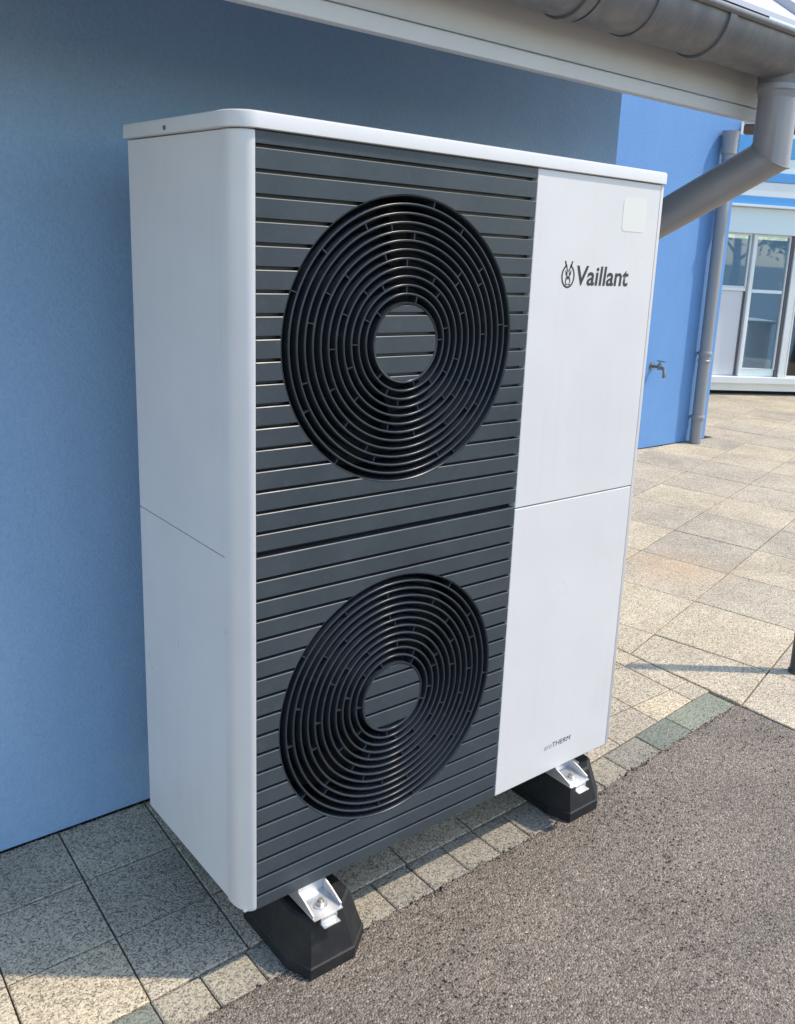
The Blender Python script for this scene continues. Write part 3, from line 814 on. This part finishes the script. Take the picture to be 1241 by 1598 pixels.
# emblem: oval ring with a long-eared hare
b = MB(); cx, cz, n = .7828, 1.2365, 48
def oval(rx, rz): return [(cx+rx*cos(2*pi*k/n), cz+rz*sin(2*pi*k/n)) for k in range(n)]
o1, o2 = oval(.0210, .0254), oval(.0170, .0214)
keepk = [k for k in range(n) if not 9 < k < 14]
for k in keepk[:]:
    k2 = (k+1) % n
    b.add([(o1[k][0], -.0004, o1[k][1]), (o1[k2][0], -.0004, o1[k2][1]), (o2[k2][0], -.0004, o2[k2][1]), (o2[k][0], -.0004, o2[k][1])], [(0, 1, 2, 3)])
def poly(pts): b.add([(cx+x, -.0004, cz+z) for x, z in pts], [tuple(range(len(pts)))])
for s_ in (-1, 1):
    poly([(s_*.0012, .008), (s_*.0045, .012), (s_*.0125, .0325), (s_*.0095, .0325), (s_*.003, .0165), (s_*.0008, .012)])
    poly([(s_*.0135, .0325), (s_*.0105, .0225), (s_*.0085, .0215), (s_*.011, .0305)])
    poly([(s_*.002, .007), (s_*.0095, .0135), (s_*.0085, .004), (s_*.0035, -.002)])
    poly([(s_*.0025, -.003), (s_*.006, -.0015), (s_*.0085, -.010), (s_*.0065, -.0165), (s_*.0045, -.0165), (s_*.0055, -.010)])
    poly([(s_*.0008, -.016), (s_*.0085, -.0175), (s_*.0085, -.0192), (s_*.0008, -.0185)])
poly([(-.0035, .0005), (.0035, .0005), (.0018, -.007), (-.0018, -.007)])
pp(b, 'hare_emblem', INK, None)
# pale film square near the top right corner
b = MB(); L = []
for (cx_, cz_, a0) in ((1.021, 1.404, 0), (.957, 1.404, pi/2), (.957, 1.349, pi), (1.021, 1.349, 1.5*pi)):
    for i in range(6):
        a = a0+pi/2*i/5; L.append((cx_+.009*cos(a), cz_+.009*sin(a)))
b.loft([[(x, -.0006, z) for x, z in L], [(x, -.0001, z) for x, z in L]])
pp(b, 'film_square', STICK, None)

# ------------------------------------------------------------------ rubber feet and brackets
def foot(x, y, label, name='rubber_foot'):
    t_ = thing(name, label, 'rubber foot', (x, y, GZ), 0, 'rubber feet under the heat pump')
    Lf = .25
    def octa(x0, x1, yf, yb, k, z):
        cl, cr = (.022*k, .060*k), (.052*k, .044*k)
        return [(x0+cl[0], yf, z), (x1-cr[0], yf, z), (x1, yf+cr[1], z), (x1, yb-.014*k, z), (x1-.014*k, yb, z), (x0+.014*k, yb, z), (x0, yb-.014*k, z), (x0, yf+cl[1], z)]
    b = MB()
    b.loft([octa(-.0805, .096, .0, Lf, 1, .002), octa(-.082, .0975, -.002, Lf+.002, 1, .004), octa(-.082, .0975, -.002, Lf+.002, 1, .0275), octa(-.0795, .095, .001, Lf-.001, 1, .0305),
            octa(-.062, .070, .024, Lf-.020, .8, .116), octa(-.057, .065, .029, Lf-.025, .75, .1205)])
    b.obj('rubber_block', RUBBER, t_, 20)
    b = MB()
    b.loft([[(x+.065, y+.33, z) for x, y, z in octa(-.0975*q_, .0975*q_, .05*(1-q_), .20-.05*(1-q_), 1, z_)] for q_, z_ in ((.985, .002), (1, .004), (1, .0275), (.97, .0305), (.6, .116), (.56, .1205))])
    b.obj('rear_block', RUBBER, t_, 20)
    b = MB(); b.box(-.020, .020, .05, .50, .1208, .1248, .001)
    b.obj('mounting_rail', GALV, t_, 30)
    return t_
foot(.170, -.0740, 'black rubber foot block at the left end under the dark grille')
foot(.980, -.0310, 'black rubber foot block at the right end under the plain white panel')
def bracket(x, y, label):
    t_ = thing('mounting_bracket', label, 'bracket', (x, y, -.034), 0, 'metal brackets on the rubber feet')
    b = MB(); hwid = .034
    b.box(-hwid, hwid, .0, .16, .0, .0035, .001)                       # floor plate
    for s_ in (-1, 1):                                                 # flanges, higher towards the unit
        xs_ = (s_*hwid, s_*(hwid-.003)); L = []
        prof = [(.006, .0036), (.006, .010), (.040, .0235), (.075, .033), (.16, .033), (.16, .0036)]
        b.loft([[(xx, yy, zz) for yy, zz in prof] for xx in xs_])
    b.box(-.020, .018, -.016, .004, -.0125, -.0095, .001)              # folded lip
    b.box(-.020, .018, -.0035, .0005, -.0094, .0030, .001)
    b.box(-hwid+.0035, hwid-.0035, .072, .0755, .0036, .033)           # upstand under the unit
    br = b.obj('bracket_plate', GALV, t_, 30)
    b = MB(); b.tube([(0, .032, .0036), (0, .032, .0060)], .0145, 24); b.obj('washer', GALV, t_, 40)
    b = MB(); b.tube([(0, .032, .0062), (0, .032, .0135)], .0082, 6); b.tube([(0, .032, .0136), (0, .032, .019)], .0045, 14); b.obj('nut', STEEL, t_, 20)
bracket(.158, -.064, 'bright metal bracket bolted on the left rubber foot')
bracket(.921, -.055, 'bright metal bracket bolted on the right rubber foot')

# ------------------------------------------------------------------ trees across the yard, seen as reflections in the far panes
def tree(x, y, h, seed, label):
    rnd = random.Random(seed)
    t_ = thing('yard_tree', label, 'tree', (x, y, GZ-.006), 0, 'trees across the yard')
    b = MB(); b.tube([(0, 0, 0), (.05, .02, h*.3), (-.03, .06, h*.62), (.04, .02, h*.85)], [.13, .10, .07, .02], 10)
    lim = []
    for k in range(9):
        a = k*2.4; z0 = h*(.30+.05*k); r_ = h*rnd.uniform(.18, .30)
        e = (r_*cos(a), r_*sin(a), z0+h*rnd.uniform(.10, .22)); lim.append(e)
        b.tube([(0, 0, z0), (e[0]*.5, e[1]*.5, z0+(e[2]-z0)*.6), e], [.045, .03, .012], 6)
    b.obj('trunk', TRUNK, t_, 40)
    b = MB()
    cl = lim+[(rnd.gauss(0, .12)*h, rnd.gauss(0, .12)*h, h*rnd.uniform(.5, .95)) for _ in range(16)]
    for c_ in cl:
        R = h*rnd.uniform(.09, .15)
        for _ in range(110):
            d_ = Vector((rnd.gauss(0, 1), rnd.gauss(0, 1), rnd.gauss(0, .8))).normalized()*R*rnd.uniform(.3, 1.05)
            p_ = Vector(c_)+d_; u_ = Vector((rnd.gauss(0, 1), rnd.gauss(0, 1), rnd.gauss(0, 1))).normalized()
            w_ = u_.orthogonal().normalized(); s_ = rnd.uniform(.05, .10)
            b.add([(p_-u_*s_)[:], (p_+w_*s_*.5)[:], (p_+u_*s_)[:], (p_-w_*s_*.5)[:]], [(0, 1, 2, 3)])
    b.obj('crown', LEAF, t_, None)
TRUNK = mat('bark', (0.10, 0.075, 0.05), 0.9)
LEAF = mat('green_leaves', (0.05, 0.09, 0.03), 0.55)
q = NB(LEAF); q.color(q.mix(q.noise(q.pos(), 3, 4), (0.035, 0.075, 0.022), (0.085, 0.13, 0.045)))
tree(7.6, -9.5, 4.6, 3, 'tallest leafy tree across the yard mirrored in the far window panes')
tree(9.2, -11.0, 3.6, 5, 'smaller leafy tree across the yard right of the tallest one')
tree(6.1, -11.5, 3.2, 8, 'smallest leafy tree across the yard left of the tallest one')
